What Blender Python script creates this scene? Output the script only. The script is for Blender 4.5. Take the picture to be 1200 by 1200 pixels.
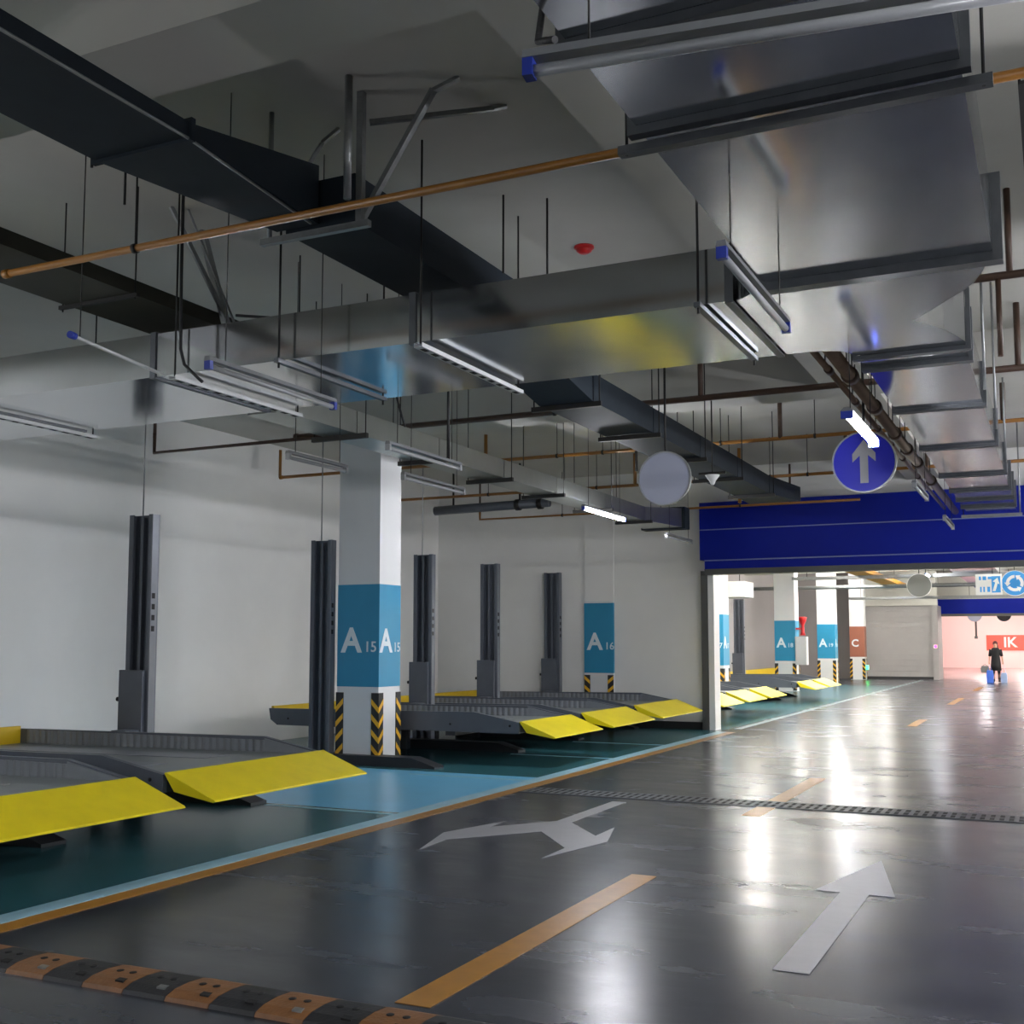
import bpy, bmesh, math, random
from mathutils import Vector, Matrix
random.seed(7)
for o in list(bpy.data.objects): bpy.data.objects.remove(o)
scn = bpy.context.scene
COL = scn.collection
R = math.radians

# ---------------------------------------------------------------- camera, world, exposure
cam_d = bpy.data.cameras.new('camera'); cam = bpy.data.objects.new('camera', cam_d); COL.objects.link(cam)
cam.location = (0, 0, 1.6)
cam.rotation_euler = (R(90 + 4.942), 0, R(25.614))
cam_d.sensor_width = 36; cam_d.sensor_fit = 'HORIZONTAL'
cam_d.lens = 36 * 1330 / 1200
cam_d.shift_y = 40 / 1200
cam_d.clip_start = 0.05; cam_d.clip_end = 300
scn.camera = cam
w = bpy.data.worlds.new('world'); scn.world = w; w.use_nodes = True
w.node_tree.nodes['Background'].inputs[0].default_value = (0.5, 0.52, 0.55, 1)
w.node_tree.nodes['Background'].inputs[1].default_value = 0.05
scn.view_settings.view_transform = 'Standard'
try: scn.view_settings.look = 'None'
except Exception: pass
scn.view_settings.gamma = 1.0
scn.view_settings.use_curve_mapping = False
scn.view_settings.exposure = 3.2
TUBE_MAIN = 42.0      # radiance of the two lit tubes in view
TUBE_NEAR = 41.0      # radiance of the lit tubes in the near hall
TUBE_FAR = 118.0       # radiance of the lit tubes in the hall behind the shutter

# ---------------------------------------------------------------- materials
def lin(c):
    return tuple(((v/255)/12.92 if v/255 <= 0.04045 else (((v/255)+0.055)/1.055)**2.4) for v in c) + (1,)

def mat(name, rgb, rough=0.5, metal=0.0, noise=0.0, nscale=6.0, bump=0.0, bscale=40.0, rvar=0.0,
        coat=0.0, spec=0.5, stretch=None, rgb2=None, emit=0.0):
    m = bpy.data.materials.new(name); m.use_nodes = True
    nt = m.node_tree; b = nt.nodes['Principled BSDF']
    base = lin(rgb)
    b.inputs['Base Color'].default_value = base
    b.inputs['Roughness'].default_value = rough
    b.inputs['Metallic'].default_value = metal
    b.inputs['Specular IOR Level'].default_value = spec
    b.inputs['Coat Weight'].default_value = coat
    if emit:
        b.inputs['Emission Color'].default_value = base
        b.inputs['Emission Strength'].default_value = emit
    if noise or bump or rvar:
        tc = nt.nodes.new('ShaderNodeTexCoord'); mp = nt.nodes.new('ShaderNodeMapping')
        if stretch: mp.inputs['Scale'].default_value = stretch
        nt.links.new(tc.outputs['Object'], mp.inputs[0])
        n = nt.nodes.new('ShaderNodeTexNoise'); n.inputs['Scale'].default_value = nscale
        n.inputs['Detail'].default_value = 6; n.inputs['Roughness'].default_value = 0.6
        nt.links.new(mp.outputs[0], n.inputs['Vector'])
        if noise:
            cr = nt.nodes.new('ShaderNodeValToRGB')
            c2 = lin(rgb2) if rgb2 else tuple(min(1, v*(1+noise)) for v in base[:3]) + (1,)
            c1 = tuple(v*(1-noise) for v in base[:3]) + (1,) if not rgb2 else base
            cr.color_ramp.elements[0].position = 0.3; cr.color_ramp.elements[1].position = 0.7
            cr.color_ramp.elements[0].color = c1; cr.color_ramp.elements[1].color = c2
            nt.links.new(n.outputs['Fac'], cr.inputs[0]); nt.links.new(cr.outputs[0], b.inputs['Base Color'])
        if rvar:
            mr = nt.nodes.new('ShaderNodeMapRange')
            mr.inputs['From Min'].default_value = 0.3; mr.inputs['From Max'].default_value = 0.7
            mr.inputs['To Min'].default_value = max(0.02, rough-rvar); mr.inputs['To Max'].default_value = rough+rvar
            nt.links.new(n.outputs['Fac'], mr.inputs['Value']); nt.links.new(mr.outputs[0], b.inputs['Roughness'])
        if bump:
            n2 = nt.nodes.new('ShaderNodeTexNoise'); n2.inputs['Scale'].default_value = bscale
            n2.inputs['Detail'].default_value = 3
            nt.links.new(mp.outputs[0], n2.inputs['Vector'])
            bp = nt.nodes.new('ShaderNodeBump'); bp.inputs['Strength'].default_value = bump
            bp.inputs['Distance'].default_value = 0.02
            nt.links.new(n2.outputs['Fac'], bp.inputs['Height']); nt.links.new(bp.outputs[0], b.inputs['Normal'])
    return m

M = {}
M['floor'] = mat('floor_epoxy', (51, 54, 62), 0.25, noise=0.22, nscale=1.1, bump=0.06, bscale=4, rvar=0.05, spec=0.34, stretch=(0.6, 1.6, 1))
M['bay'] = mat('bay_epoxy_teal', (50, 100, 108), 0.26, noise=0.10, nscale=0.6)
M['blue_floor'] = mat('walkway_epoxy_blue', (112, 188, 226), 0.28, noise=0.08, nscale=0.8)
M['farfloor'] = mat('far_floor_red_bounce', (150, 118, 118), 0.24, noise=0.08, nscale=1.5, bump=0.08, bscale=5)  # reddish floor tone with pink bounce light mixed into the colour
M['paint_orange'] = mat('paint_orange', (160, 112, 42), 0.34, noise=0.12, nscale=8)
M['paint_white'] = mat('paint_white', (142, 142, 146), 0.36, noise=0.06, nscale=8)
M['paint_pale'] = mat('paint_pale_blue', (152, 192, 206), 0.34, noise=0.08, nscale=6)
M['paint_faded'] = mat('paint_faded', (112, 130, 134), 0.35, noise=0.1, nscale=3)
M['wall'] = mat('wall_white', (226, 225, 221), 0.7, noise=0.04, nscale=0.7, bump=0.02, bscale=30)
M['wall_grey'] = mat('wall_mauve_grey', (140, 134, 134), 0.7, noise=0.04, nscale=0.7)
M['slab'] = mat('slab_paint', (188, 186, 178), 0.8, noise=0.06, nscale=0.8, bump=0.04, bscale=20)
M['column'] = mat('column_white', (214, 214, 214), 0.55, noise=0.03, nscale=1.5)
M['band'] = mat('band_teal', (38, 134, 172), 0.45, noise=0.03, nscale=3)
M['band_brown'] = mat('band_brown', (150, 92, 72), 0.45, noise=0.03, nscale=3)
M['letter'] = mat('letter_white', (214, 222, 226), 0.5)
M['galv'] = mat('galvanised_steel', (206, 209, 212), 0.14, metal=1, noise=0.03, nscale=2.0, bump=0.035, bscale=1.6, rvar=0.02)
M['galv_flange'] = mat('galvanised_flange', (96, 99, 103), 0.42, metal=1, noise=0.1, nscale=8)
M['duct_dark'] = mat('duct_dark_matte', (40, 47, 54), 0.55, spec=0.12, metal=0.0, noise=0.1, nscale=4, bump=0.05, bscale=3)  # dark blue-grey, rough, low specular
M['duct_grey'] = mat('duct_grey_panel', (176, 180, 174), 0.3, metal=1.0, noise=0.07, nscale=4, bump=0.05, bscale=3)
M['duct_olive'] = mat('duct_olive_matte', (58, 58, 50), 0.6, spec=0.15, noise=0.1, nscale=4)  # dark olive grey, rough, low specular
M['rod'] = mat('rod_dark', (46, 45, 44), 0.5, metal=0.6)
M['strut'] = mat('strut_zinc', (150, 152, 152), 0.4, metal=0.8, noise=0.1, nscale=20)
M['strut_pale'] = mat('strut_pale', (186, 188, 188), 0.45, metal=0.3)
M['pipe_orange'] = mat('pipe_orange', (142, 94, 30), 0.42, noise=0.1, nscale=10)
M['pipe_brown'] = mat('pipe_brown', (74, 54, 42), 0.45, noise=0.12, nscale=10)
M['pipe_bronze'] = mat('pipe_bronze', (138, 116, 96), 0.32, metal=0.6, noise=0.1, nscale=10)
M['hole'] = mat('hole_black', (14, 14, 15), 0.8)
M['lift'] = mat('lift_grey', (88, 93, 102), 0.4, metal=0.25, noise=0.06, nscale=6)
M['lift_dark'] = mat('lift_slot', (42, 44, 50), 0.5, metal=0.2)
M['lift_face'] = mat('lift_lit_face', (106, 110, 118), 0.30, metal=0.3, noise=0.05, nscale=6)  # lift grey copied lighter, side light put into the colour
M['web'] = mat('lift_corrugated', (124, 128, 134), 0.4, metal=0.35, noise=0.05, nscale=6)
M['deck'] = mat('lift_deck', (116, 122, 122), 0.42, metal=0.2, noise=0.08, nscale=5)
M['yellow'] = mat('flap_yellow', (224, 204, 12), 0.4, noise=0.05, nscale=5)
M['yellow_dark'] = mat('guard_yellow', (204, 170, 20), 0.45, noise=0.06, nscale=5)
M['black'] = mat('rubber_black', (34, 34, 36), 0.55, noise=0.15, nscale=12, bump=0.15, bscale=60)
M['stripe'] = mat('stripe_yellow', (232, 176, 40), 0.4)
M['hump_y'] = mat('hump_yellow', (126, 84, 46), 0.5, noise=0.18, nscale=14, bump=0.2, bscale=60)
M['shutter'] = mat('shutter_blue', (4, 26, 140), 0.5, spec=0.2, noise=0.05, nscale=2)
M['shutter_line'] = mat('shutter_seam', (120, 132, 176), 0.4)
M['shutter_grey'] = mat('shutter_grey', (152, 148, 146), 0.55, noise=0.04, nscale=2)
M['trackgrey'] = mat('track_grey', (92, 92, 90), 0.5, metal=0.3)
M['white'] = mat('enamel_white', (226, 226, 224), 0.4)
M['lamp_body'] = mat('lamp_housing', (118, 120, 122), 0.4)
M['lamp_glass'] = mat('lamp_tube_off', (150, 152, 154), 0.3)
M['cap_blue'] = mat('lamp_cap_blue', (30, 52, 150), 0.4)
M['lit'] = mat('lamp_tube_lit', (246, 248, 255), 0.3, emit=TUBE_NEAR)
M['lit_main'] = mat('lamp_tube_main', (246, 248, 255), 0.3, emit=TUBE_MAIN)
M['lit_pink'] = mat('lamp_tube_pink', (255, 250, 246), 0.3, emit=TUBE_FAR*1.9)
M['lit_far'] = mat('lamp_tube_lit_far', (255, 252, 244), 0.3, emit=TUBE_FAR)
M['sign_blue'] = mat('sign_blue', (14, 22, 168), 0.4)
M['sign_back'] = mat('sign_back', (146, 150, 166), 0.45, metal=0.2)
M['sign_sky'] = mat('sign_sky_blue', (60, 150, 220), 0.4)
M['sign_pale'] = mat('sign_pale_grey', (136, 138, 134), 0.5)
M['red'] = mat('red_enamel', (206, 34, 38), 0.4)
M['pink'] = mat('pink_wall', (244, 204, 200), 0.7)
M['redsign'] = mat('red_sign', (232, 92, 76), 0.5)
M['skin'] = mat('skin', (198, 150, 126), 0.55)
M['cloth'] = mat('cloth_black', (22, 20, 24), 0.8)
M['hair'] = mat('hair_dark_red', (84, 26, 24), 0.6)
M['bag_blue'] = mat('bag_blue', (66, 112, 214), 0.5)
M['bag_pale'] = mat('bag_pale', (150, 170, 206), 0.5)
M['bag_grey'] = mat('bag_grey', (120, 122, 118), 0.6)
M['hyd'] = mat('cabinet_white', (196, 196, 196), 0.45)
M['tray_yellow'] = mat('tray_yellow', (214, 150, 34), 0.5)

# ---------------------------------------------------------------- mesh helpers
class MB:
    def __init__(s): s.v = []; s.f = []; s.sm = []
    def add(s, vs, fs, smooth=False):
        n = len(s.v); s.v += [tuple(v) for v in vs]
        for f in fs: s.f.append([i+n for i in f]); s.sm.append(smooth)
        return s
    def box(s, x0, x1, y0, y1, z0, z1):
        vs = [(x0,y0,z0),(x1,y0,z0),(x1,y1,z0),(x0,y1,z0),(x0,y0,z1),(x1,y0,z1),(x1,y1,z1),(x0,y1,z1)]
        return s.add(vs, [(0,3,2,1),(4,5,6,7),(0,1,5,4),(1,2,6,5),(2,3,7,6),(3,0,4,7)])
    def prism(s, poly, axis, a, b):
        """poly: 2-D outline, extruded along axis between a and b. axis y: (x,z); z: (x,y); x: (y,z)"""
        def P(p, t):
            return {'y': (p[0], t, p[1]), 'z': (p[0], p[1], t), 'x': (t, p[0], p[1])}[axis]
        n = len(poly)
        vs = [P(p, a) for p in poly] + [P(p, b) for p in poly]
        fs = [list(range(n)), list(range(2*n-1, n-1, -1))] + [(i, i+n, (i+1) % n + n, (i+1) % n) for i in range(n)]
        return s.add(vs, fs)
    def bar(s, p0, p1, wd, ht):
        p0 = Vector(p0); p1 = Vector(p1); d = (p1-p0).normalized()
        up = Vector((0,0,1)) if abs(d.z) < 0.95 else Vector((0,1,0))
        r = d.cross(up).normalized(); u = r.cross(d).normalized()
        vs = []
        for p in (p0, p1):
            for a, b in ((-1,-1),(1,-1),(1,1),(-1,1)): vs.append(p + r*a*wd/2 + u*b*ht/2)
        return s.add(vs, [(0,3,2,1),(4,5,6,7),(0,1,5,4),(1,2,6,5),(2,3,7,6),(3,0,4,7)])
    def tube(s, path, r, n=10):
        path = [Vector(p) for p in path]; k = len(path); vs = []
        rr = r if isinstance(r, (list, tuple)) else [r]*k
        for i, p in enumerate(path):
            d = ((path[min(i+1,k-1)]-p).normalized() + (p-path[max(i-1,0)]).normalized()).normalized()
            up = Vector((0,0,1)) if abs(d.z) < 0.9 else Vector((1,0,0))
            a = d.cross(up).normalized(); b = a.cross(d).normalized()
            for j in range(n):
                t = 2*math.pi*j/n; vs.append(p + (a*math.cos(t) + b*math.sin(t))*rr[i])
        fs = []
        for i in range(k-1):
            for j in range(n): fs.append((i*n+j, i*n+(j+1)%n, (i+1)*n+(j+1)%n, (i+1)*n+j))
        m0 = len(s.v)
        s.add(vs, fs, True)
        s.f.append([m0+j for j in range(n-1,-1,-1)]); s.sm.append(False)
        s.f.append([m0+(k-1)*n+j for j in range(n)]); s.sm.append(False)
        return s
    def lathe(s, c, prof, n=20, axis='z'):
        vs = []; fs = []
        for (r, h) in prof:
            for j in range(n):
                t = 2*math.pi*j/n; a, b = r*math.cos(t), r*math.sin(t)
                vs.append({'z': (c[0]+a, c[1]+b, c[2]+h), 'y': (c[0]+a, c[1]+h, c[2]+b), 'x': (c[0]+h, c[1]+a, c[2]+b)}[axis])
        k = len(prof)
        for i in range(k-1):
            for j in range(n): fs.append((i*n+j, i*n+(j+1)%n, (i+1)*n+(j+1)%n, (i+1)*n+j))
        fs.append(list(range(n-1,-1,-1))); fs.append([(k-1)*n+j for j in range(n)])
        return s.add(vs, fs, True)
    def ellip(s, c, rx, ry, rz, n=14, k=9):
        prof = []
        vs = []; fs = []
        for i in range(k):
            ph = math.pi*(i+0.02)/(k-1+0.04)
            for j in range(n):
                t = 2*math.pi*j/n
                vs.append((c[0]+rx*math.sin(ph)*math.cos(t), c[1]+ry*math.sin(ph)*math.sin(t), c[2]-rz*math.cos(ph)))
        for i in range(k-1):
            for j in range(n): fs.append((i*n+j, i*n+(j+1)%n, (i+1)*n+(j+1)%n, (i+1)*n+j))
        fs.append(list(range(n-1,-1,-1))); fs.append([(k-1)*n+j for j in range(n)])
        return s.add(vs, fs, True)
    def build(s, name, m, parent=None, bevel=0):
        org = Vector((0,0,0))
        if parent is not None: org = Vector(parent['_org']) if '_org' in parent.keys() else Vector((0,0,0))
        me = bpy.data.meshes.new(name)
        me.from_pydata([tuple(Vector(v)-org) for v in s.v], [], s.f)
        me.update()
        bm = bmesh.new(); bm.from_mesh(me); bmesh.ops.recalc_face_normals(bm, faces=bm.faces); bm.to_mesh(me); bm.free()
        for p, q in zip(me.polygons, s.sm): p.use_smooth = q
        me.materials.append(M[m] if isinstance(m, str) else m)
        o = bpy.data.objects.new(name, me); COL.objects.link(o)
        if parent is not None:
            o.parent = parent; o['_org'] = list(org)
        if bevel:
            bv = o.modifiers.new('bevel', 'BEVEL'); bv.width = bevel; bv.segments = 2; bv.limit_method = 'ANGLE'
        return o

def thing(name, label, cat, loc=(0,0,0), group=None):
    o = bpy.data.objects.new(name, None); COL.objects.link(o); o.location = loc
    o.empty_display_size = 0.1
    o['_org'] = list(loc); o['label'] = label; o['category'] = cat
    if group: o['group'] = group
    return o
def tag(o, label, cat, group=None):
    o['label'] = label; o['category'] = cat
    if group: o['group'] = group
    return o
def struct(o, label=None):
    o['kind'] = 'structure'
    if label: o['label'] = label
    return o
def text_mesh(txt, size, bold=0.0, depth=0.002):
    c = bpy.data.curves.new('lettering', 'FONT'); c.body = txt; c.size = size; c.offset = bold; c.extrude = depth
    c.resolution_u = 3
    o = bpy.data.objects.new('lettering_tmp', c); COL.objects.link(o)
    dg = bpy.context.evaluated_depsgraph_get()
    me = bpy.data.meshes.new_from_object(o.evaluated_get(dg))
    bpy.data.objects.remove(o); bpy.data.curves.remove(c)
    return me
def letters(name, txt, size, mx, m, parent, bold=0.0):
    """mx: world matrix that lays the text plane (x right, y up) into the scene"""
    me = text_mesh(txt, size, bold)
    org = Vector(parent['_org']) if parent is not None else Vector((0,0,0))
    me.transform(Matrix.Translation(-org) @ mx)
    me.materials.clear(); me.materials.append(M[m])
    o = bpy.data.objects.new(name, me); COL.objects.link(o)
    if parent is not None: o.parent = parent; o['_org'] = list(org)
    return o
def face_mx(p, normal):
    """matrix for text at p on a face looking along 'normal' ('-y' or '+x')"""
    if normal == '-y': m3 = Matrix(((1,0,0),(0,0,-1),(0,1,0)))
    elif normal == '+x': m3 = Matrix(((0,0,1),(1,0,0),(0,1,0)))
    return Matrix.Translation(p) @ m3.to_4x4()

SLAB = 4.95; BEAM = 4.5
WL = -11.8; WR = 7.5; YB = -7.0; YE = 21.0; YF = 84.0

# ---------------------------------------------------------------- setting
fl = struct(MB().box(WL-0.3, WR+0.3, YB-0.3, 57, -0.12, 0).build('floor', 'floor'))
fl['_org'] = [0,0,0]
MB().box(WL-0.3, WR+0.3, 57, YF+0.3, -0.12, 0).build('red_bounce_floor', 'farfloor', fl)
MB().box(WL, -5.68, YB, 9.45, 0, 0.002).build('parking_bay', 'bay', fl)
MB().box(WL, -5.68, 9.45, 12.62, 0, 0.002).build('walkway_patch', 'blue_floor', fl)
MB().box(WL, -5.68, 12.62, YE, 0, 0.002).build('parking_bay', 'bay', fl)
MB().box(WL, -5.68, YE+0.3, 46, 0, 0.002).build('parking_bay', 'bay', fl)

ce = struct(MB().box(WL-0.3, WR+0.3, YB-0.3, YF+0.3, SLAB, SLAB+0.2).build('ceiling', 'slab')); ce['_org'] = [0,0,0]
for y0, y1 in ((3.93, 4.42), (12.95, 13.55), (30.2, 30.8), (39.3, 39.9), (47.0, 47.6)):
    MB().box(-8.9 if y0 == 12.95 else WL, WR, y0, y1, BEAM, SLAB).build('beam', 'slab', ce)
for x0 in (-2.3, 3.4):
    ys = [YB, 3.93, 4.42, 12.95, 13.55, YE]
    for a, b in ((YB, 3.93), (4.42, 12.95), (13.55, YE-0.02)):
        MB().box(x0, x0+0.55, a, b, BEAM, SLAB).build('beam', 'slab', ce)

struct(MB().box(WL-0.25, WL, YB, YE+0.3, 0, SLAB).build('wall_left', 'wall'))
struct(MB().box(WL-0.25, WL, YE+0.3, YF, 0, SLAB).build('wall_left_far', 'wall_grey'))
struct(MB().box(WR, WR+0.25, YB, YF, 0, SLAB).build('wall_right', 'wall'))
struct(MB().box(WL, WR, YB-0.25, YB, 0, SLAB).build('wall_back', 'wall'))
we = struct(MB().prism([(WL,0),(-5.93,0),(-5.93,4.25),(WR,4.25),(WR,SLAB),(WL,SLAB)], 'y', YE, YE+0.3).build('wall_end', 'wall'))
we['_org'] = [0,0,0]
MB().box(-8.45, -7.84, YE-0.03, YE, 2.45, SLAB-0.02).build('pilaster', 'wall', we)
struct(MB().box(-10.9, -6.02, YE-0.025, YE, 0, 0.14).build('dark_strip_end', 'black'))  # dark strip along the foot of the end wall
# big blue roller shutter, pulled up
d1 = struct(thing('door_1', 'navy blue roller shutter raised above the lane opening', 'shutter', (-5.9, YE, 2.9))); del d1['category']
MB().box(-6.0, 6.6, YE-0.34, YE-0.002, 3.745, 4.25).build('hood_panel', 'shutter', d1)
MB().box(-6.0, 6.6, YE-0.34, YE-0.002, 3.17, 3.725).build('hood_panel', 'shutter', d1)
MB().box(-6.0, 6.6, YE-0.33, YE-0.002, 3.725, 3.745).build('hood_seam', 'shutter_line', d1)
MB().box(-5.92, 6.5, YE-0.32, YE-0.002, 3.15, 3.17).build('hood_seam', 'shutter_line', d1)
MB().box(-5.92, 6.5, YE-0.30, YE-0.05, 3.0, 3.15).build('curtain', 'shutter', d1)
MB().box(-5.92, 6.5, YE-0.32, YE-0.03, 2.9, 3.0).build('bottom_bar', 'trackgrey', d1)
MB().box(-5.93, -5.82, YE-0.08, YE+0.3, 0, 2.9).build('guide_track', 'white', d1)
MB().box(-6.06, -5.935, YE-0.10, YE-0.002, 0, 2.98).build('guide_cover', 'trackgrey', d1)
# far hall
struct(MB().box(WL, -8.1, 55.0, 55.2, 0, SLAB).build('wall_far_left', 'wall_grey'))
d2 = struct(thing('door_2', 'closed grey roller shutter at the far end of the hall', 'shutter', (-6.5, 55, 0))); del d2['category']
for i in range(13):
    MB().box(-8.1, -5.14, 55.06 + (0.0 if i % 2 else 0.004), 55.159, 0.12+i*0.25, 0.12+(i+1)*0.25-0.004).build('slat', 'shutter_grey', d2)
MB().box(-8.1, -5.14, 55.16, 55.2, 0.12, 3.37).build('backing', 'shutter_grey', d2)
MB().box(-8.1, -5.14, 55.0, 55.2, 0.0, 0.12).build('bottom_bar', 'black', d2)
MB().box(-8.1, -4.9, 54.95, 55.25, 3.37, SLAB).build('lintel', 'slab', d2)
MB().box(-5.14, -4.9, 54.95, 57.0, 0, 3.37).build('jamb', 'shutter_grey', d2)
d3 = struct(thing('door_3', 'second blue roller shutter far down the lane', 'shutter', (0, 57, 2.9))); del d3['category']
MB().box(-5.14, WR, 56.8, 57.1, 3.02, 3.7).build('hood_panel', 'shutter', d3)
MB().box(-5.14, WR, 56.8, 57.05, 2.9, 3.02).build('bottom_bar', 'trackgrey', d3)
MB().box(-5.14, WR, 56.85, 57.1, 3.7, SLAB).build('lintel', 'slab', d3)
wf = struct(MB().box(WL, WR, YF, YF+0.25, 0, SLAB).build('wall_far', 'pink'))

# ---------------------------------------------------------------- road markings
def marking(poly, name, label, m, cat='road marking', group=None, z=0.003):
    o = MB().prism(poly, 'z', z-0.0025+0.0005, z+0.001).build(name, m); return tag(o, label, cat, group)
def rect(x0, x1, y0, y1): return [(x0,y0),(x1,y0),(x1,y1),(x0,y1)]
marking(rect(-5.70, -5.52, YB, YE-0.4), 'bay_line', 'pale blue line along the parking bays in front of the shutter', 'paint_pale', z=0.0045)
marking(rect(-5.52, -5.36, YB, YE-0.4), 'lane_line', 'orange lane edge line beside the pale blue line', 'paint_orange')
marking(rect(-5.60, -5.46, YE+0.4, 54), 'lane_line', 'pale edge line of the lane behind the raised shutter', 'paint_faded')
for i, (a, b, l) in enumerate(((4.5, 7.65, 'orange centre dash just past the speed hump'), (11.74, 14.0, 'orange centre dash right behind the drain grate'), (10.7, 11.31, 'short orange centre dash piece in front of the drain grate'),
                  (23.6, 25.8, 'orange centre dash just behind the blue shutter'), (32.5, 36.5, 'far orange centre dash beyond the blue shutter'), (42.5, 46, 'farthest orange centre dash before the grey shutter'))):
    marking(rect(-2.74, -2.56, a, b), 'centre_dash', l, 'paint_orange')
marking([(-1.33,5.74),(-1.15,5.74),(-1.15,7.68),(-0.99,7.68),(-1.24,8.92),(-1.49,7.68),(-1.33,7.68)], 'straight_arrow',
        'white straight-ahead arrow painted on the lane', 'paint_white')
marking([(-4.56,7.83),(-4.59,8.33),(-4.05,9.03),(-3.56,8.39),(-3.55,7.92),(-3.36,8.80),(-3.56,9.5),(-3.55,9.02),(-4.01,9.6),(-4.01,11.05),(-4.16,11.05),
         (-4.16,9.62),(-4.56,9.06),(-4.58,9.43),(-4.78,8.62)], 'turn_arrow', 'white double-headed turn arrow painted on the lane', 'paint_white')
for y, x0, l in ((12.25, -7.3, 'pale bay divider line beside the nearest column'), (15.1, -7.27, 'pale bay divider line from the lift foot under the raised platforms'),
             (17.45, -7.27, 'pale bay divider line under the middle raised platform'), (9.3, -7.2, 'pale bay divider line at the near edge of the blue patch')):
    marking(rect(x0, -5.7, y, y+0.07), 'bay_divider', l, 'paint_pale', z=0.0035)

# drain grate across the lane
dr = thing('drain_grate', 'slotted steel drain grate running across the lane', 'drain', (-2, 11.5, 0))
MB().box(-5.35, 4.6, 11.33, 11.72, 0.0005, 0.0042).build('channel', 'hole', dr)
for ya in (11.32, 11.70): MB().box(-5.35, 4.6, ya, ya+0.03, 0, 0.008).build('edge_bar', 'galv_flange', dr)
for i in range(19):
    x = -5.34 + i*0.5; g = MB()
    for j in range(6): g.box(x+0.01+j*0.082, x+0.05+j*0.082, 11.35, 11.70, 0.0045, 0.008)
    g.box(x, x+0.5, 11.51, 11.54, 0.0045, 0.0075)
    g.build('grate_section', 'galv_flange', dr)

# speed hump
hump = thing('speed_hump', 'rubber speed hump of yellow and black blocks across the lane', 'speed hump', (-3, 4.2, 0))
for i in range(34):
    x0 = -5.20 + i*0.252
    prof = [(4.07+0.0,0),(4.40,0),(4.39,0.018),(4.33,0.036),(4.235,0.042),(4.14,0.036),(4.08,0.018)]
    blk = MB().prism(prof, 'x', x0, x0+0.248).build('block', 'hump_y' if i % 2 == 0 else 'black', hump)
    for q in (0.08, 0.16): MB().lathe((x0+q, 4.235, 0.0405), [(0.018,0),(0.018,0.004),(0.006,0.005)], 8).build('bolt', 'hole', blk)
    MB().prism([(x0+0.16,4.12),(x0+0.21,4.12),(x0+0.20,4.16),(x0+0.15,4.16)], 'z', 0.024, 0.0385).build('reflector', 'strut' if i % 3 == 2 else 'hole', blk)

# ---------------------------------------------------------------- columns
def guard(p, x, y, sx, sy, z1=0.95):
    """L-shaped striped corner guard at column corner (x,y); sx,sy point outward"""
    t = 0.012; w_ = 0.105
    gx0, gx1 = (x - sx*w_, x + sx*t); gy0, gy1 = (y - sy*w_, y + sy*t)
    g = MB()
    g.box(min(gx0,gx1), max(gx0,gx1), min(y, gy1), max(y, gy1), 0.02, z1)
    g.box(min(x, gx1), max(x, gx1), min(gy0, y), max(gy0, y), 0.02, z1)
    o = g.build('corner_guard', 'black', p)
    z = 0.08
    while z + 0.2 < z1:
        s_ = MB()
        yy = y + sy*(t+0.001); xx = x + sx*(t+0.001)
        s_.prism([(x-sx*w_, z+0.12),(x+sx*t, z),(x+sx*t, z+0.075),(x-sx*w_, z+0.195)], 'y', yy, yy+sy*0.002)
        s_.prism([(y-sy*w_, z+0.12),(y+sy*t, z),(y+sy*t, z+0.075),(y-sy*w_, z+0.195)], 'x', xx, xx+sx*0.002)
        s_.build('stripe', 'stripe', o); z += 0.2
def column(x0, x1, y0, y1, label, num, band='band', guards=(( 1,-1),(-1,-1),(1,1)), top=SLAB, z0=1.03, z1=2.41, letter='A', sides=('-y','+x')):
    c = thing('column', label, 'column', ((x0+x1)/2, (y0+y1)/2, 0))
    MB().box(x0, x1, y0, y1, 0, top).build('shaft', 'column', c)
    t = 0.004
    b = MB().box(x0-t, x1+t, y0-t, y1+t, z0, z1).build('colour_band', band, c)
    for sd in sides:
        wd = x1-x0
        if sd == '-y':
            letters('letter', letter, 0.46, face_mx((x0+0.07, y0-0.007, 1.50), '-y'), 'letter', b, 0.012)
            if num: letters('number', num, 0.2, face_mx((x0+0.43, y0-0.007, 1.50), '-y'), 'letter', b, 0.002)
        else:
            letters('letter', letter, 0.44, face_mx((x1+0.007, y0+0.02, 1.50), '+x'), 'letter', b, 0.012)
            if num: letters('number', num, 0.18, face_mx((x1+0.007, y0+0.355, 1.50), '+x'), 'letter', b, 0.002)
    for sx, sy in guards: guard(c, x1 if sx > 0 else x0, y0 if sy < 0 else y1, sx, sy)
    return c
column(-8.87, -8.21, 13.0, 13.54, 'white square column with teal band marked A15 beside the lifts', '15', top=BEAM)
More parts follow.
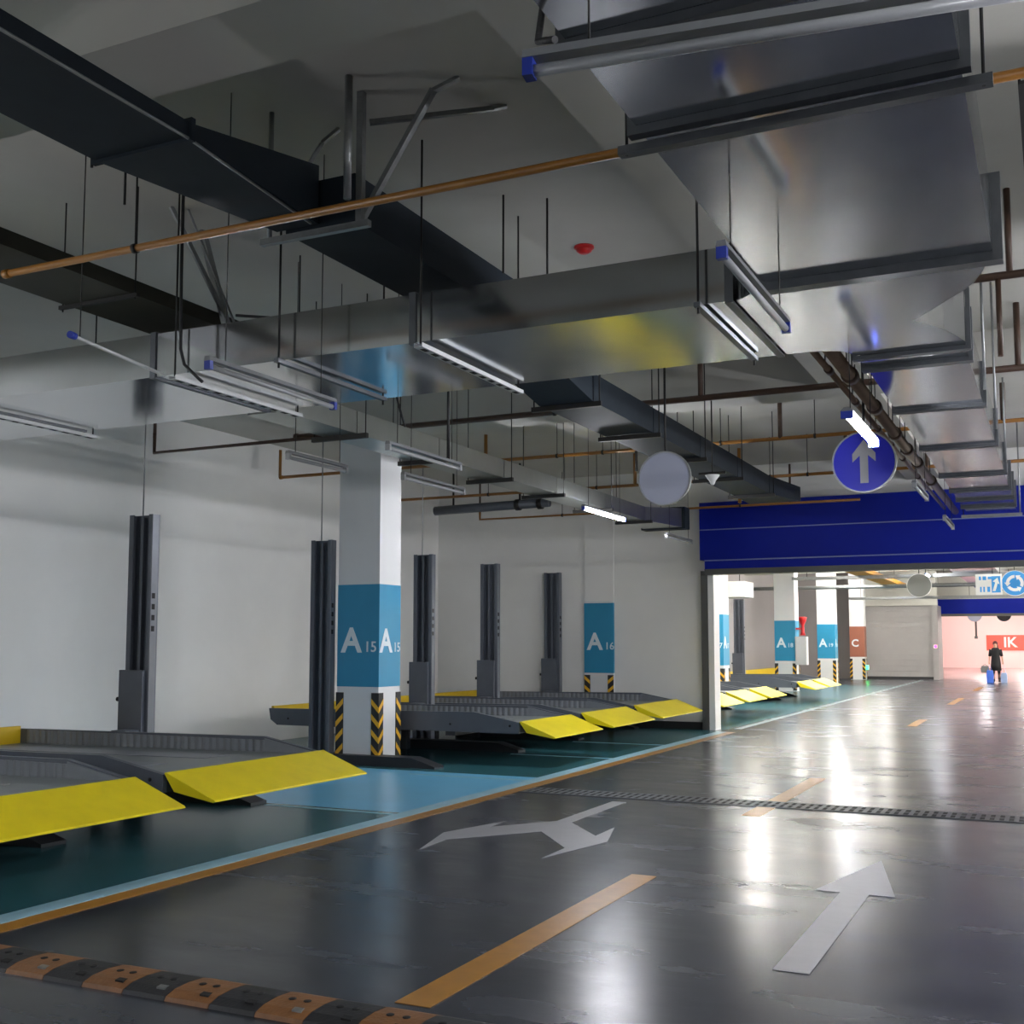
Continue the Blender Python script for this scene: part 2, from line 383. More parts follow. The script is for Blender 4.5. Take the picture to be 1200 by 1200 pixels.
# A16 stands in the end wall
c16 = thing('column', 'white half column with teal A16 band set into the end wall', 'column', (-8.14, 20.97, 0))
MB().box(-8.45, -7.84, YE-0.06, YE-0.001, 0, 2.45).build('shaft', 'column', c16)
b16 = MB().box(-8.452, -7.838, YE-0.066, YE-0.0015, 1.04, 2.41).build('colour_band', 'band', c16)
letters('letter', 'A', 0.46, face_mx((-8.38, YE-0.069, 1.50), '-y'), 'letter', b16, 0.012)
letters('number', '16', 0.2, face_mx((-8.02, YE-0.069, 1.50), '-y'), 'letter', b16, 0.002)
for x0 in (-8.45, -7.96):
    g16 = MB().box(x0, x0+0.12, YE-0.075, YE-0.06, 0.05, 1.0).build('corner_guard', 'black', c16)
    for k in range(5):
        z = 0.1+k*0.18; s = 1 if x0 < -8.2 else -1
        a, b = (x0, x0+0.12) if s > 0 else (x0+0.12, x0)
        MB().prism([(a, z+0.1),(b, z),(b, z+0.07),(a, z+0.17)], 'y', YE-0.077, YE-0.0752).build('stripe', 'stripe', g16)
column(-8.8, -8.15, 30.2, 30.8, 'white column with teal band just behind the raised blue shutter', '17')
column(-8.8, -8.1, 39.3, 39.9, 'white column with teal band and fire cabinet on its side', '18')
column(-8.8, -8.1, 47.0, 47.6, 'white column with teal band next to the brown-banded column', '19')
column(-8.58, -7.94, 53.6, 54.2, 'white column with brown band marked C by the grey shutter', '', band='band_brown', letter='C', sides=('-y',))

# ---------------------------------------------------------------- parking lifts
PX0, PX1 = -9.27, -8.93
def add_post(t, yp, conduit=False, cover=True, foot=True):
    y0, y1 = yp-0.11, yp; H = 3.03
    m = MB()
    m.box(PX0, PX1, y1-0.02, y1, 0.02, H)
    m.box(PX0, PX0+0.02, y0, y1-0.02, 0.02, H)
    m.box(PX0+0.02, PX0+0.06, y0, y0+0.015, 0.02, H)
    m.build('post_channel', 'lift', t)
    m = MB()
    m.box(PX1-0.02, PX1, y0, y1-0.02, 0.02, H)
    m.build('post_side_plate', 'lift_face', t)
    MB().box(PX0+0.13, PX0+0.17, y1-0.07, y1-0.02, 0.02, H-0.03).build('post_rib', 'lift', t)
    MB().box(PX1-0.06, PX1-0.02, y0, y0+0.015, 0.02, H).build('post_lip', 'lift', t)
    MB().box(PX0-0.05, PX1+0.05, y0-0.05, min(y1+0.03, YE-0.005) if yp < YE else y1+0.03, 0.0021, 0.02).build('base_plate', 'lift', t)
    for k in range(4):
        MB().box(PX1-0.012, PX1+0.003, y0+0.015, y0+0.06, 1.74+k*0.12, 1.80+k*0.12).build('slot', 'hole', t)
    if cover:
        MB().box(PX0-0.045, PX1-0.045, y0-0.05, y0-0.002, 0.45, 1.32).build('carriage_cover', 'lift', t, bevel=0.006)
        MB().lathe((PX0-0.06, y0-0.03, 1.0), [(0.0,-0.02),(0.025,-0.015),(0.025,0.015),(0.0,0.02)], 10, 'x').build('knob', 'hole', t)
    if foot:
        MB().prism([(-9.6,0.0021),(-9.6,0.13),(-7.62,0.13),(-7.27,0.03),(-7.27,0.0021)], 'y', y0-0.31 if cover else y0-0.05, y0-0.06 if cover else y0+0.2).build('foot_beam', 'lift_dark', t)
    if conduit:
        MB().tube([(PX0+0.1, y0+0.1, H-0.02), (PX0+0.1, y0+0.1, SLAB)], 0.008, 8).build('conduit', 'strut', t)
def make_lift(y0, y1, yp, label, group, near_post=None, conduit=False, ribs=True, z=0.0):
    t = thing('parking_lift', label, 'parking lift', (-8.5, (y0+y1)/2, 0), group)
    prof = [(-10.55,.66),(-7.14,.69),(-6.47,.565),(-6.47,.42),(-10.40,.42),(-10.52,.50)]
    for a in (y0, y1-0.05):
        MB().prism(prof, 'y', a, a+0.05).build('side_rail', 'lift', t)
    if ribs:
        for a, s in ((y0+0.05, 1), (y1-0.05, -1)):
            m = MB(); n = 36
            for i in range(n):
                x = -10.40 + i*0.092; m.prism([(x, a),(x+0.034, a+s*0.012),(x+0.058, a+s*0.012),(x+0.092, a)], 'z', 0.505, 0.655)
            m.prism([(-7.12,.505),(-6.50,.545),(-6.52,.56),(-7.12,.672)], 'y', a, a+s*0.01)
            m.build('corrugated_web', 'web', t)
    MB().prism([(-10.5,.47),(-6.47,.53),(-6.47,.55),(-10.5,.50)], 'y', y0+0.05, y1-0.05).build('deck', 'deck', t)
    for f in (0.22, 0.62):
        ya = y0+0.05+(y1-y0-0.1)*f
        MB().prism([(-10.4,.501),(-7.2,.54),(-7.2,.546),(-10.4,.515)], 'y', ya, ya+(y1-y0)*0.16).build('wheel_track', 'web', t)
    MB().prism([(-6.465,.575),(-6.45,.583),(-5.955,.392),(-5.945,.378),(-5.965,.372),(-6.36,.435)], 'y', y0+0.01, y1-0.01).build('entry_flap', 'yellow', t)
    MB().prism([(-6.6,.40),(-6.6,.47),(-6.48,.52),(-6.48,.42)], 'y', y0+0.05, y1-0.05).build('hinge_beam', 'lift_dark', t)
    MB().box(-10.54, -10.50, y0+0.05, y1-0.05, 0.49, 0.69).build('rear_guard', 'yellow_dark', t)
    MB().box(-9.25, -8.95, y0+0.05, y1-0.05, 0.30, 0.46).build('cross_beam', 'lift_dark', t)
    MB().box(-7.6, -7.45, y0+0.05, y1-0.05, 0.36, 0.50).build('cross_beam', 'lift_dark', t)
    for a in (y0+0.2, y1-0.3):
        MB().box(-9.15, -9.05, a, a+0.1, 0.0021, 0.30).build('support_leg', 'lift_dark', t)
    MB().box(-9.2, -9.0, y1-0.001, yp-0.11+0.02, 0.45, 0.68).build('carriage_arm', 'lift', t)
    for xx in (-10.2, -8.3, -7.5, -6.6):
        MB().lathe((xx, y0-0.001, 0.52), [(0.016,0.002),(0.016,-0.006),(0.006,-0.008)], 8, 'y').build('bolt', 'hole', t)
    add_post(t, yp, conduit)
    if near_post: add_post(t, near_post, True, cover=False)
    return t
G1 = 'parking lifts between the speed hump and the column'; G2 = 'parking lifts before the end wall'; G3 = 'parking lifts behind the blue shutter'
make_lift(4.40, 6.75, 6.96+0.06, 'grey car lift with yellow flap, farthest from the blue shutter', G1)
make_lift(7.06, 9.24, 9.60, 'grey car lift with yellow flap on the near side of column A15', G1, conduit=True)
make_lift(13.70, 15.45, 15.80, 'raised grey car lift right behind column A15, with two posts', G2, near_post=13.02, conduit=True)
make_lift(15.86, 17.80, 18.14, 'raised grey car lift in the middle before the end wall', G2)
make_lift(18.20, 20.55, 20.93, 'raised grey car lift right against the end wall', G2)
for i, y in enumerate((22.0, 24.05, 26.1)):
    make_lift(y, y+1.66, y+1.98, ['grey car lift just behind the end wall of the blue shutter', 'grey car lift second behind the end wall of the blue shutter', 'grey car lift third behind the end wall, before the A17 column'][i], G3, ribs=False)
for i, y in enumerate((31.4, 33.6)):
    make_lift(y, y+1.8, y+2.12, ['grey car lift right after the A17 column', 'grey car lift farthest down the hall'][i], G3, ribs=False)
rb = thing('guard_rail', 'low yellow guard rail along the far left wall', 'guard rail', (-10.9, 43, 0))
MB().box(-10.95, -10.9, 36.5, 52, 0.35, 0.6).build('rail', 'yellow_dark', rb)
for y in (36.6, 41, 46, 51): MB().box(-10.99, -10.95, y, y+0.08, 0.0021, 0.6).build('rail_post', 'lift_dark', rb)

# ---------------------------------------------------------------- ducts
DZ = 3.6
def flange(t, x0, x1, y0, y1, z0, z1, axis, p, w_=0.05, d=0.035, m='galv_flange'):
    g = MB()
    if axis == 'y':
        a, b = p-w_/2, p+w_/2
        g.box(x0-d, x1+d, a, b, z0-d, z0-0.001).box(x0-d, x1+d, a, b, z1+0.001, z1+d)
        g.box(x0-d, x0-0.001, a, b, z0-0.001, z1+0.001).box(x1+0.001, x1+d, a, b, z0-0.001, z1+0.001)
    else:
        a, b = p-w_/2, p+w_/2
        g.box(a, b, y0-d, y1+d, z0-d, z0-0.001).box(a, b, y0-d, y1+d, z1+0.001, z1+d)
        g.box(a, b, y0-d, y0-0.001, z0-0.001, z1+0.001).box(a, b, y1+0.001, y1+d, z0-0.001, z1+0.001)
    return g.build('flange', m, t)
def rods(t, pts, z0, r=0.008, m='rod', z1=SLAB):
    for x, y in pts: MB().tube([(x, y, z0), (x, y, z1)], r, 6).build('hanger_rod', m, t)
# wide duct above the lane, coming from behind the camera
T = thing('supply_duct', 'wide galvanised duct overhead with its mirror-like underside', 'duct', (-0.8, 3, DZ))
bx0, bx1, dt = -1.40, -0.23, 0.36
secs = [-2.0, 1.2, 3.35, 4.05, 6.2]
for a, b in zip(secs[:-1], secs[1:]):
    MB().box(bx0, bx1, a+0.002, b-0.002, DZ, DZ+dt).build('duct_section', 'galv', T)
for p in secs[1:-1]: flange(T, bx0, bx1, 0, 0, DZ, DZ+dt, 'y', p)
flange(T, bx0, bx1, 0, 0, DZ, DZ+dt, 'y', 6.185, 0.09, 0.05)
for p in (4.12, 2.2): 
    MB().box(bx0-0.10, bx1+0.10, p-0.025, p+0.025, DZ-0.07, DZ-0.036).build('trapeze_channel', 'galv_flange', T)
    rods(T, ((bx0-0.07, p), (bx1+0.07, p)), DZ-0.07, 0.007)
MB().tube([(-1.43, 3.3, 3.95), (-1.46, 3.28, 3.7), (-1.45, 3.22, 3.55), (-1.36, 3.15, 3.5)], 0.012, 8).build('cable', 'black', T)
# the junction piece
poly = [(-1.62,6.42),(-1.42,6.24),(-0.24,6.24),(-0.27,6.35),(-0.29,6.46),(-0.35,6.66),(-0.42,6.80),(-0.5,6.92),(-0.62,7.12),(-0.74,7.29),(-0.66,7.42),(-0.58,7.57),(-0.53,7.74),(-0.48,7.95),(-0.48,8.02),(-1.19,8.02),(-1.26,7.86),(-1.40,7.79),(-1.62,7.78)]
J = thing('duct_junction', 'galvanised branching duct piece with curved notch joining three ducts', 'duct', (-1, 7, DZ))
MB().prism(poly, 'z', DZ, DZ+0.36).build('junction_body', 'galv', J)
rods(J, ((-1.0, 7.2),), DZ+0.36, 0.007)
flange(J, -1.19, -0.48, 0, 0, DZ, DZ+0.36, 'y', 8.06, 0.06, 0.03)
# narrow duct on towards the shutter
N = thing('supply_duct', 'narrow galvanised duct running on towards the blue shutter', 'duct', (-0.85, 13, DZ))
fs = [8.12, 8.42, 10.1, 12.2, 14.3, 15.75, 16.8, 17.7]
for a, b in zip(fs[:-1], fs[1:]):
    MB().box(-1.18, -0.49, a+0.002, b-0.002, DZ, DZ+0.32).build('duct_section', 'galv', N)
for p in fs[1:]: flange(N, -1.18, -0.49, 0, 0, DZ, DZ+0.32, 'y', p, 0.09, 0.03)
MB().prism([(17.75,DZ),(19.0,DZ-0.0),(19.0,DZ+0.32),(17.75,DZ+0.32)], 'x', -1.18, -0.49).build('duct_section', 'galv', N)
MB().box(-1.26, -0.41, 18.5, 18.56, DZ-0.08, DZ-0.035).build('trapeze_channel', 'strut', N)
for p in (9.4, 11.2, 13.3, 18.53): rods(N, ((-0.44, p),), DZ-0.03, 0.012, 'strut')
rods(N, ((-1.23, 18.53),), DZ-0.03, 0.008)
# transverse duct
X = thing('cross_duct', 'long galvanised cross duct reflecting the yellow flaps', 'duct', (-6, 7.1, DZ))
sx = [-11.7, -8.2, -6.06, -3.80, -1.66]
for i, (a, b) in enumerate(zip(sx[:-1], sx[1:])):
    MB().box(a+0.002, b-0.002, 6.40, 7.78, DZ, DZ+0.33).build('duct_section', 'galv', X)
for p in sx[1:]: flange(X, 0, 0, 6.40, 7.78, DZ, DZ+0.33, 'x', p, 0.05, 0.012)
def perforated(t, x, ya, yb, z):
    m = MB()
    m.prism([(x-0.032,z),(x-0.032,z-0.03),(x+0.032,z-0.03),(x+0.032,z),(x+0.027,z),(x+0.027,z-0.025),(x-0.027,z-0.025),(x-0.027,z)], 'y', ya, yb)
    o = m.build('perforated_channel', 'strut_pale', t)
    h = MB(); y = ya+0.05
    while y < yb-0.08:
        h.box(x-0.018, x+0.018, y, y+0.07, z-0.0315, z-0.0295); y += 0.14
    h.build('slots', 'hole', o)['kind'] = 'stuff'
for x in (-8.14, -5.785, -3.70):
    perforated(X, x, 6.30, 7.86, DZ-0.035)
    rods(X, ((x, 6.33), (x, 7.83)), DZ-0.035, 0.007)
for x in (-4.83, -1.82):
    MB().box(x-0.02, x+0.02, 6.28, 7.70, DZ-0.045, DZ-0.016).build('trapeze_angle', 'galv_flange', X)
    rods(X, ((x, 6.31), (x, 7.67)), DZ-0.08, 0.008)
# dark duct
D = thing('dark_duct', 'dark matte duct crossing above the orange pipe', 'duct', (-4.1, 4, 4.15))
def loft(r0, r1, y0, y1):
    vs = []
    for (a, b, c, d), y in ((r0, y0), (r1, y1)): vs += [(a,y,c),(b,y,c),(b,y,d),(a,y,d)]
    return MB().add(vs, [(0,1,2,3),(7,6,5,4),(0,4,5,1),(1,5,6,2),(2,6,7,3),(3,7,4,0)])
loft((-4.5,-3.86,4.15,4.23),(-4.5,-3.86,4.15,4.23), -3, 4.28).build('duct_section', 'duct_dark', D)
loft((-4.5,-3.86,4.15,4.23),(-4.28,-3.97,4.15,4.52), 4.30, 5.55).build('transition', 'duct_dark', D)
loft((-4.25,-3.74,4.15,4.45),(-4.25,-3.74,4.15,4.45), 5.60, 8.25).build('duct_section', 'duct_dark', D)
flange(D, -4.5, -3.86, 0, 0, 4.15, 4.23, 'y', 4.29, 0.03, 0.02, 'duct_dark')
MB().box(-4.42, -3.62, 5.56, 5.60, 4.09, 4.13).build('trapeze_channel', 'strut', D)
MB().tube([(-3.86,-3,4.142),(-3.86,4.28,4.142),(-3.99,5.5,4.142)], 0.008, 6).build('conduit', 'strut', D)  # thin pale line along the duct's lower right edge
rods(D, ((-4.36, 5.58),), 4.09, 0.016, 'strut'); rods(D, ((-3.66, 5.40),), 4.2, 0.024, 'strut')
MB().bar((-3.70, 5.60, 4.12), (-3.70, 5.60, SLAB), 0.042, 0.042).build('brace_post', 'strut', D)
MB().bar((-3.72, 5.64, 4.16), (-3.22, 5.64, 4.88), 0.042, 0.03).bar((-3.23, 5.64, 4.87), (-3.08, 5.70, SLAB), 0.05, 0.02).build('brace', 'strut', D)
MB().bar((-3.68, 5.66, 4.78), (-3.05, 6.10, 4.93), 0.03, 0.03).bar((-3.06, 6.10, 4.93), (-2.98, 6.14, SLAB), 0.04, 0.02).build('brace', 'strut', D)
MB().bar((-4.34, 5.56, 4.2), (-4.2, 5.9, 4.85), 0.03, 0.02).bar((-4.2, 5.9, 4.85), (-4.1, 5.95, SLAB), 0.04, 0.02).build('brace', 'strut', D)
rods(D, ((-4.53, 4.29), (-4.53, 2.2), (-3.84, 2.2)), 4.12, 0.008)
D2 = thing('dark_duct', 'dark blue-grey duct dropping behind the cross duct, running to the shutter', 'duct', (-3.9, 13, 3.75))
loft((-4.25,-3.74,4.0,4.3),(-4.18,-3.66,3.76,4.06), 8.3, 9.3).build('transition', 'duct_dark', D2)
secs = [9.32, 11.0, 12.7, 14.4, 16.2]
for a, b in zip(secs[:-1], secs[1:]): MB().box(-4.18, -3.66, a, b-0.02, 3.76, 4.02).build('duct_section', 'duct_dark', D2)
for p in secs: MB().box(-4.26, -3.58, p-0.03, p+0.01, 3.71, 3.755).build('trapeze_channel', 'rod', D2)
for p in secs: rods(D2, ((-4.24, p-0.01), (-3.6, p-0.01)), 3.71, 0.007)
loft((-4.18,-3.66,3.76,4.02),(-4.3,-3.5,3.80,4.02), 16.2, 17.6).build('outlet', 'duct_dark', D2)
# left duct
L = thing('left_duct', 'dark flat duct over the lifts, left of the orange pipe end', 'duct', (-6.2, 4, 4.15))
MB().box(-6.66, -6.0, 0.5, 7.3, 4.15, 4.26).build('duct_section', 'duct_olive', L)
for p in (2.4, 4.6, 6.1): rods(L, ((-6.69, p), (-5.97, p)), 4.1, 0.006)
for p in (2.4, 4.6, 6.1): MB().box(-6.72, -5.94, p-0.015, p+0.015, 4.12, 4.148).build('trapeze_channel', 'rod', L)
MB().bar((-5.80, 6.95, 4.0), (-6.15, 7.0, SLAB), 0.05, 0.05).build('brace_post', 'strut', L)
MB().bar((-5.79, 6.98, 4.05), (-6.02, 6.5, SLAB), 0.03, 0.03).bar((-5.74, 6.98, 4.05), (-5.94, 6.6, SLAB), 0.015, 0.015).build('brace', 'strut', L)
MB().tube([(-5.74,6.95,4.18),(-5.30,6.95,4.10),(-5.27,6.95,4.06),(-5.26,6.95,3.94)], 0.012, 8).build('cable', 'black', L)
L2 = thing('left_duct', 'long grey duct passing in front of the top of column A15', 'duct', (-6.1, 12, 3.6))
secs = [7.85, 9.0, 10.6, 12.2, 13.8, 15.6, 17.4]
for a, b in zip(secs[:-1], secs[1:]): MB().box(-6.34, -5.95, a, b-0.015, 3.6, 3.82).build('duct_section', 'duct_grey', L2)
for p in secs[1:]: 
    MB().box(-6.46, -5.83, p-0.03, p+0.01, 3.55, 3.597).build('trapeze_channel', 'rod', L2)
    rods(L2, ((-6.44, p-0.01), (-5.85, p-0.01)), 3.55, 0.006)
loft((-6.34,-5.95,3.6,3.82),(-6.5,-5.8,3.62,3.95), 17.41, 18.9).build('transition', 'duct_grey', L2)
MB().box(-6.55, -5.75, 18.92, 19.2, 3.60, 3.98).build('damper', 'duct_dark', L2)

# ---------------------------------------------------------------- pipes
def pipe(name, label, path, r, m, drops=(), hangers=(), cat='pipe', hr=0.006, hm='rod', caps=True):
    t = thing(name, label, cat, path[0])
    MB().tube(path, r, 10).build('pipe_run', m, t)
    if caps:
        for p, q in ((path[0], path[1]), (path[-1], path[-2])):
            d = (Vector(q)-Vector(p)).normalized()
            MB().tube([Vector(p)-d*0.002, Vector(p)+d*0.05], r*1.25, 10).build('coupling', m, t)
    for (x, y, z0, z1, rr, mm) in drops: MB().tube([(x, y, z0), (x, y, z1)], rr, 8).build('riser', mm, t)
    for (x, y, z) in hangers:
        MB().tube([(x, y, z), (x, y, SLAB)], hr, 6).build('hanger_rod', hm, t)
        MB().lathe((x, y, z), [(r*1.3, -0.015), (r*1.3, 0.015)], 10, 'x').build('clamp', hm, t)
    return t
pipe('sprinkler_pipe', 'bright orange pipe across the ceiling bay', [(-6.25, 5.2, 4.06), (3, 5.2, 4.06)], 0.024, 'pipe_orange',
     hangers=[(-5.1, 5.2, 4.06), (0.06, 5.2, 4.06)])
PA = [(-8.9, 12.0, 4.3), (5, 12.0, 4.3)]
pipe('sprinkler_pipe', 'dark brown pipe in front of the concrete cross beam', PA, 0.035, 'pipe_brown',
     drops=[(-3.45, 12.0, 4.3, 4.93, 0.03, 'pipe_brown'), (-0.25, 12.0, 4.3, SLAB, 0.03, 'pipe_brown')], hangers=[(-5.2,12.0,4.3),(-1.8,12.0,4.3),(-7.4,12,4.3)])
pipe('sprinkler_pipe', 'brown pipe beside the narrow duct, right after the cross duct', [(-2.4, 8.9, 4.3), (5, 8.9, 4.3)], 0.03, 'pipe_brown',
     drops=[(-0.22, 8.9, 4.3, SLAB, 0.024, 'pipe_brown'), (-0.3, 8.9, 3.7, 4.3, 0.02, 'pipe_brown')], hangers=[(-2.2, 8.9, 4.3), (2, 8.9, 4.3)])
def hang(y, z, xs): return [(x, y, z) for x in xs]
pipe('sprinkler_pipe', 'orange-brown pipe just past the concrete cross beam', [(-11.3, 14.85, 4.3), (5, 14.85, 4.3)], 0.026, 'pipe_orange',
     drops=[(-11.3, 14.85, 4.3, 4.75, 0.024, 'pipe_orange'), (-7.55, 14.85, 4.3, 4.70, 0.028, 'pipe_orange'), (-5.2, 14.85, 4.0, 4.3, 0.02, 'rod'), (-3.2, 14.85, 4.3, 4.9, 0.03, 'pipe_brown'),(-0.5, 14.85, 4.3, 4.9, 0.03, 'pipe_brown')],
     hangers=hang(14.85, 4.3, (-8.2, -6.4, -5.7, -4.6, -4.0, -2.75, -2.2)))
pipe('sprinkler_pipe', 'thin orange-brown pipe second past the cross beam', [(-11.2, 18.2, 4.3), (5, 18.2, 4.3)], 0.026, 'pipe_orange',
     drops=[(-6.4, 18.2, 4.3, 4.85, 0.03, 'pipe_orange'), (-4.6, 18.2, 3.9, 4.8, 0.03, 'pipe_orange'), (-2.9, 18.2, 4.3, 4.9, 0.03, 'pipe_brown'), (-1.7, 18.2, 4.0, 4.75, 0.03, 'pipe_brown')],
     hangers=hang(18.2, 4.3, (-9.2, -7.7, -7.1, -5.6, -4.1, -3.5, -2.3, -0.9)))
pipe('sprinkler_pipe', 'thin orange-brown pipe along the top of the blue shutter', [(-10.4, 20.2, 4.28), (-10.4, 20.2, 4.1), (-3.0, 20.2, 4.1)], 0.024, 'pipe_orange',
     drops=[(-10.4, 20.2, 4.28, SLAB, 0.02, 'pipe_brown'), (-4.2, 20.2, 4.1, 4.8, 0.02, 'pipe_brown')], hangers=hang(20.2, 4.1, (-8.6, -6.6, -5.1)), caps=False)
pipe('sprinkler_pipe', 'dark angled pipe dropping behind the cross duct above the lift post', [(-10.55, 11.2, 4.35), (-10.55, 11.2, 4.09), (-7.7, 11.2, 4.09)], 0.024, 'pipe_brown',
     drops=[(-10.55, 11.2, 4.35, SLAB-0.005, 0.022, 'pipe_brown')], caps=False)
# twin pipes along the narrow duct
for dx, dz, l, r in ((-0.20, 3.68, 'bronze pipe with couplings right beside the narrow duct', 0.05), (-0.36, 3.74, 'thinner bronze pipe outside the coupled pipe by the narrow duct', 0.025)):
    t = thing('service_pipe', l, 'pipe', (-1.18+dx, 7.9, dz))
    MB().tube([(-1.18+dx, 7.95, dz), (-1.18+dx, 19.0, dz)], r, 12).build('pipe_run', 'pipe_bronze', t)
    for y in (8.9, 10.2, 11.6, 12.6, 13.6, 15.2):
        MB().tube([(-1.18+dx, y, dz), (-1.18+dx, y+0.12, dz)], r*1.3, 12).build('coupling', 'pipe_brown', t)
        MB().tube([(-1.18+dx, y-0.1, dz+r), (-1.18+dx, y-0.1, SLAB)], 0.006, 6).build('hanger_rod', 'rod', t)
# grey drain pipe near the end wall
t = thing('drain_pipe', 'thick grey capped pipe hung below the ceiling near the end wall', 'pipe', (-10, 18.9, 4.15))
MB().tube([(-10.7, 18.9, 4.15), (-8.3, 18.9, 4.19)], 0.085, 14).build('pipe_run', 'lift', t)
for x in (-8.95, -8.5): 
    MB().tube([(x-0.03, 18.9, 4.175), (x+0.06, 18.9, 4.178)], 0.105, 14).build('clamp', 'rod', t)
for x in (-10.3, -8.9): MB().tube([(x, 18.9, 4.2), (x, 18.9, SLAB)], 0.02, 8).build('hanger_rod', 'rod', t)
# dark cable tray on the right
t = thing('cable_tray', 'dark cable tray above the lane, right of the wide duct', 'cable tray', (0.1, 8, 4.7))
MB().box(-0.085, 0.3, 6.6, 9.8, 4.66, 4.68).box(-0.085, -0.07, 6.6, 9.8, 4.68, 4.75).box(0.285, 0.3, 6.6, 9.8, 4.68, 4.75).build('tray', 'rod', t)
for y in (7, 9.4): rods(t, ((0.1, y),), 4.68, 0.008)
# loose hanger rods of the near bay
for x, y, z0, l in ((-4.9, 4.9, 4.2, 'thin rod hanging from the slab between the dark duct and left duct'), (-3.62, 7.4, 4.35, 'thin rod standing above the cross duct near the dark duct'),
                    (-3.35, 7.6, 4.35, 'thin rod above the cross duct next to the red detector'), (-7.6, 5.6, 4.2, 'thin rod hanging from the slab beyond the left duct')):
    tag(MB().tube([(x, y, z0), (x, y, SLAB)], 0.008, 6).build('hanger_rod', 'rod'), l, 'rod')

# ---------------------------------------------------------------- lamps
def lamp(p, length, label, lit=None, ang=0.0, group='batten lamps', z_top=SLAB, tilt=0.0, hang=True, hood=0.024, cap='cap_blue'):
    """batten along local y, p = centre of the tube"""
    t = thing('batten_lamp', label, 'lamp', p, group); t.rotation_euler = (tilt, 0, ang)
    t['_org'] = [0,0,0]; h = length/2
    MB().prism([(-hood,0.032),(hood,0.032),(0.018,0.058),(-0.018,0.058)], 'y', -h, h).build('housing', 'lamp_body', t)
    MB().tube([(0,-h+0.03,0), (0,h-0.03,0)], 0.017, 12).build('tube', lit or 'lamp_glass', t)
    for s in (-1, 1):
        MB().box(-max(0.018, hood*0.9), max(0.018, hood*0.9), min(s*h, s*(h-0.03)), max(s*h, s*(h-0.03)), -0.019, 0.0315).build('end_cap', cap, t)
        if hang: MB().tube([(0, s*h*0.75, 0.058), (0, s*h*0.75, z_top-p[2])], 0.0035, 6).build('hanger_rod', 'rod', t)
    return t
lamp((-5.58, 14.6, 3.38), 1.6, 'lit batten lamp beside the long grey duct', 'lit_main')
lamp((-1.255, 8.6, 3.17), 1.3, 'lit batten lamp above the round blue sign', 'lit_main', hood=0.045)
lamp((-1.19, 5.1, 3.2), 1.26, 'unlit batten lamp under the corner of the wide duct', z_top=DZ-0.001)
lamp((-0.55, 2.88, 3.2), 1.5, 'unlit batten lamp crossing below the wide duct', ang=R(98), z_top=DZ-0.001)
lamp((-4.42, 5.75, 3.22), 1.3, 'unlit batten lamp crossing under the cross duct near the dark duct', z_top=SLAB)
t3 = thing('service_pipe', 'slim white conduit with a blue end cap in front of the cross duct', 'conduit', (-5.55, 5.2, 3.56))
MB().tube([(-5.62, 5.22, 3.57), (-5.82, 6.25, 3.56)], 0.013, 8).build('pipe_run', 'strut_pale', t3)
MB().tube([(-5.612, 5.18, 3.57), (-5.622, 5.23, 3.57)], 0.024, 10).build('end_cap', 'cap_blue', t3)
MB().tube([(-5.63, 5.28, 3.57), (-5.63, 5.28, SLAB)], 0.004, 6).build('hanger_rod', 'rod', t3)
lamp((-4.88, 8.45, 3.2), 1.25, 'unlit batten lamp just behind the cross duct', cap='lamp_glass')
lamp((-5.64, 9.95, 3.2), 1.25, 'unlit batten lamp beneath the long grey duct', cap='lamp_glass')
lamp((-5.9, 8.3, 3.2), 0.9, 'short unlit batten lamp in front of the long grey duct', cap='lamp_glass')
lamp((-5.2, 16.8, 3.2), 1.3, 'unlit batten lamp past the lit one, near the end wall', cap='lamp_glass')
lamp((-1.255, 12.65, 3.2), 1.25, 'unlit batten lamp under the bronze pipes behind the blue sign', cap='lamp_glass')
lamp((-1.255, 16.1, 3.2), 1.3, 'unlit batten lamp in front of the blue shutter', cap='lamp_glass')
# unseen lamps: one inferred at left, the rest added for overall brightness
lamp((-8.6, 3.2, 3.2), 1.3, 'lit batten lamp over the first lift', 'lit')
ROW = ['by the speed hump', 'level with the straight arrow', 'level with the drain grate', 'level with the concrete cross beam', 'before the blue shutter']
for i, y in enumerate((2.0, 6.2, 10.4, 14.6, 18.6)):
    lamp((2.1, y, 3.2), 1.3, 'added unseen lit batten lamp right of the lane, ' + ROW[i], 'lit')
    lamp((5.4, y, 3.2), 1.3, 'added unseen lit batten lamp over the right-hand bays, ' + ROW[i], 'lit')
for i, x in enumerate((-9.0, -4.9, -1.2)):
    lamp((x, -3.2, 3.2), 1.3, 'added unseen lit batten lamp before the back wall, ' + ('over the bays', 'over the lane edge', 'over the lane')[i], 'lit')
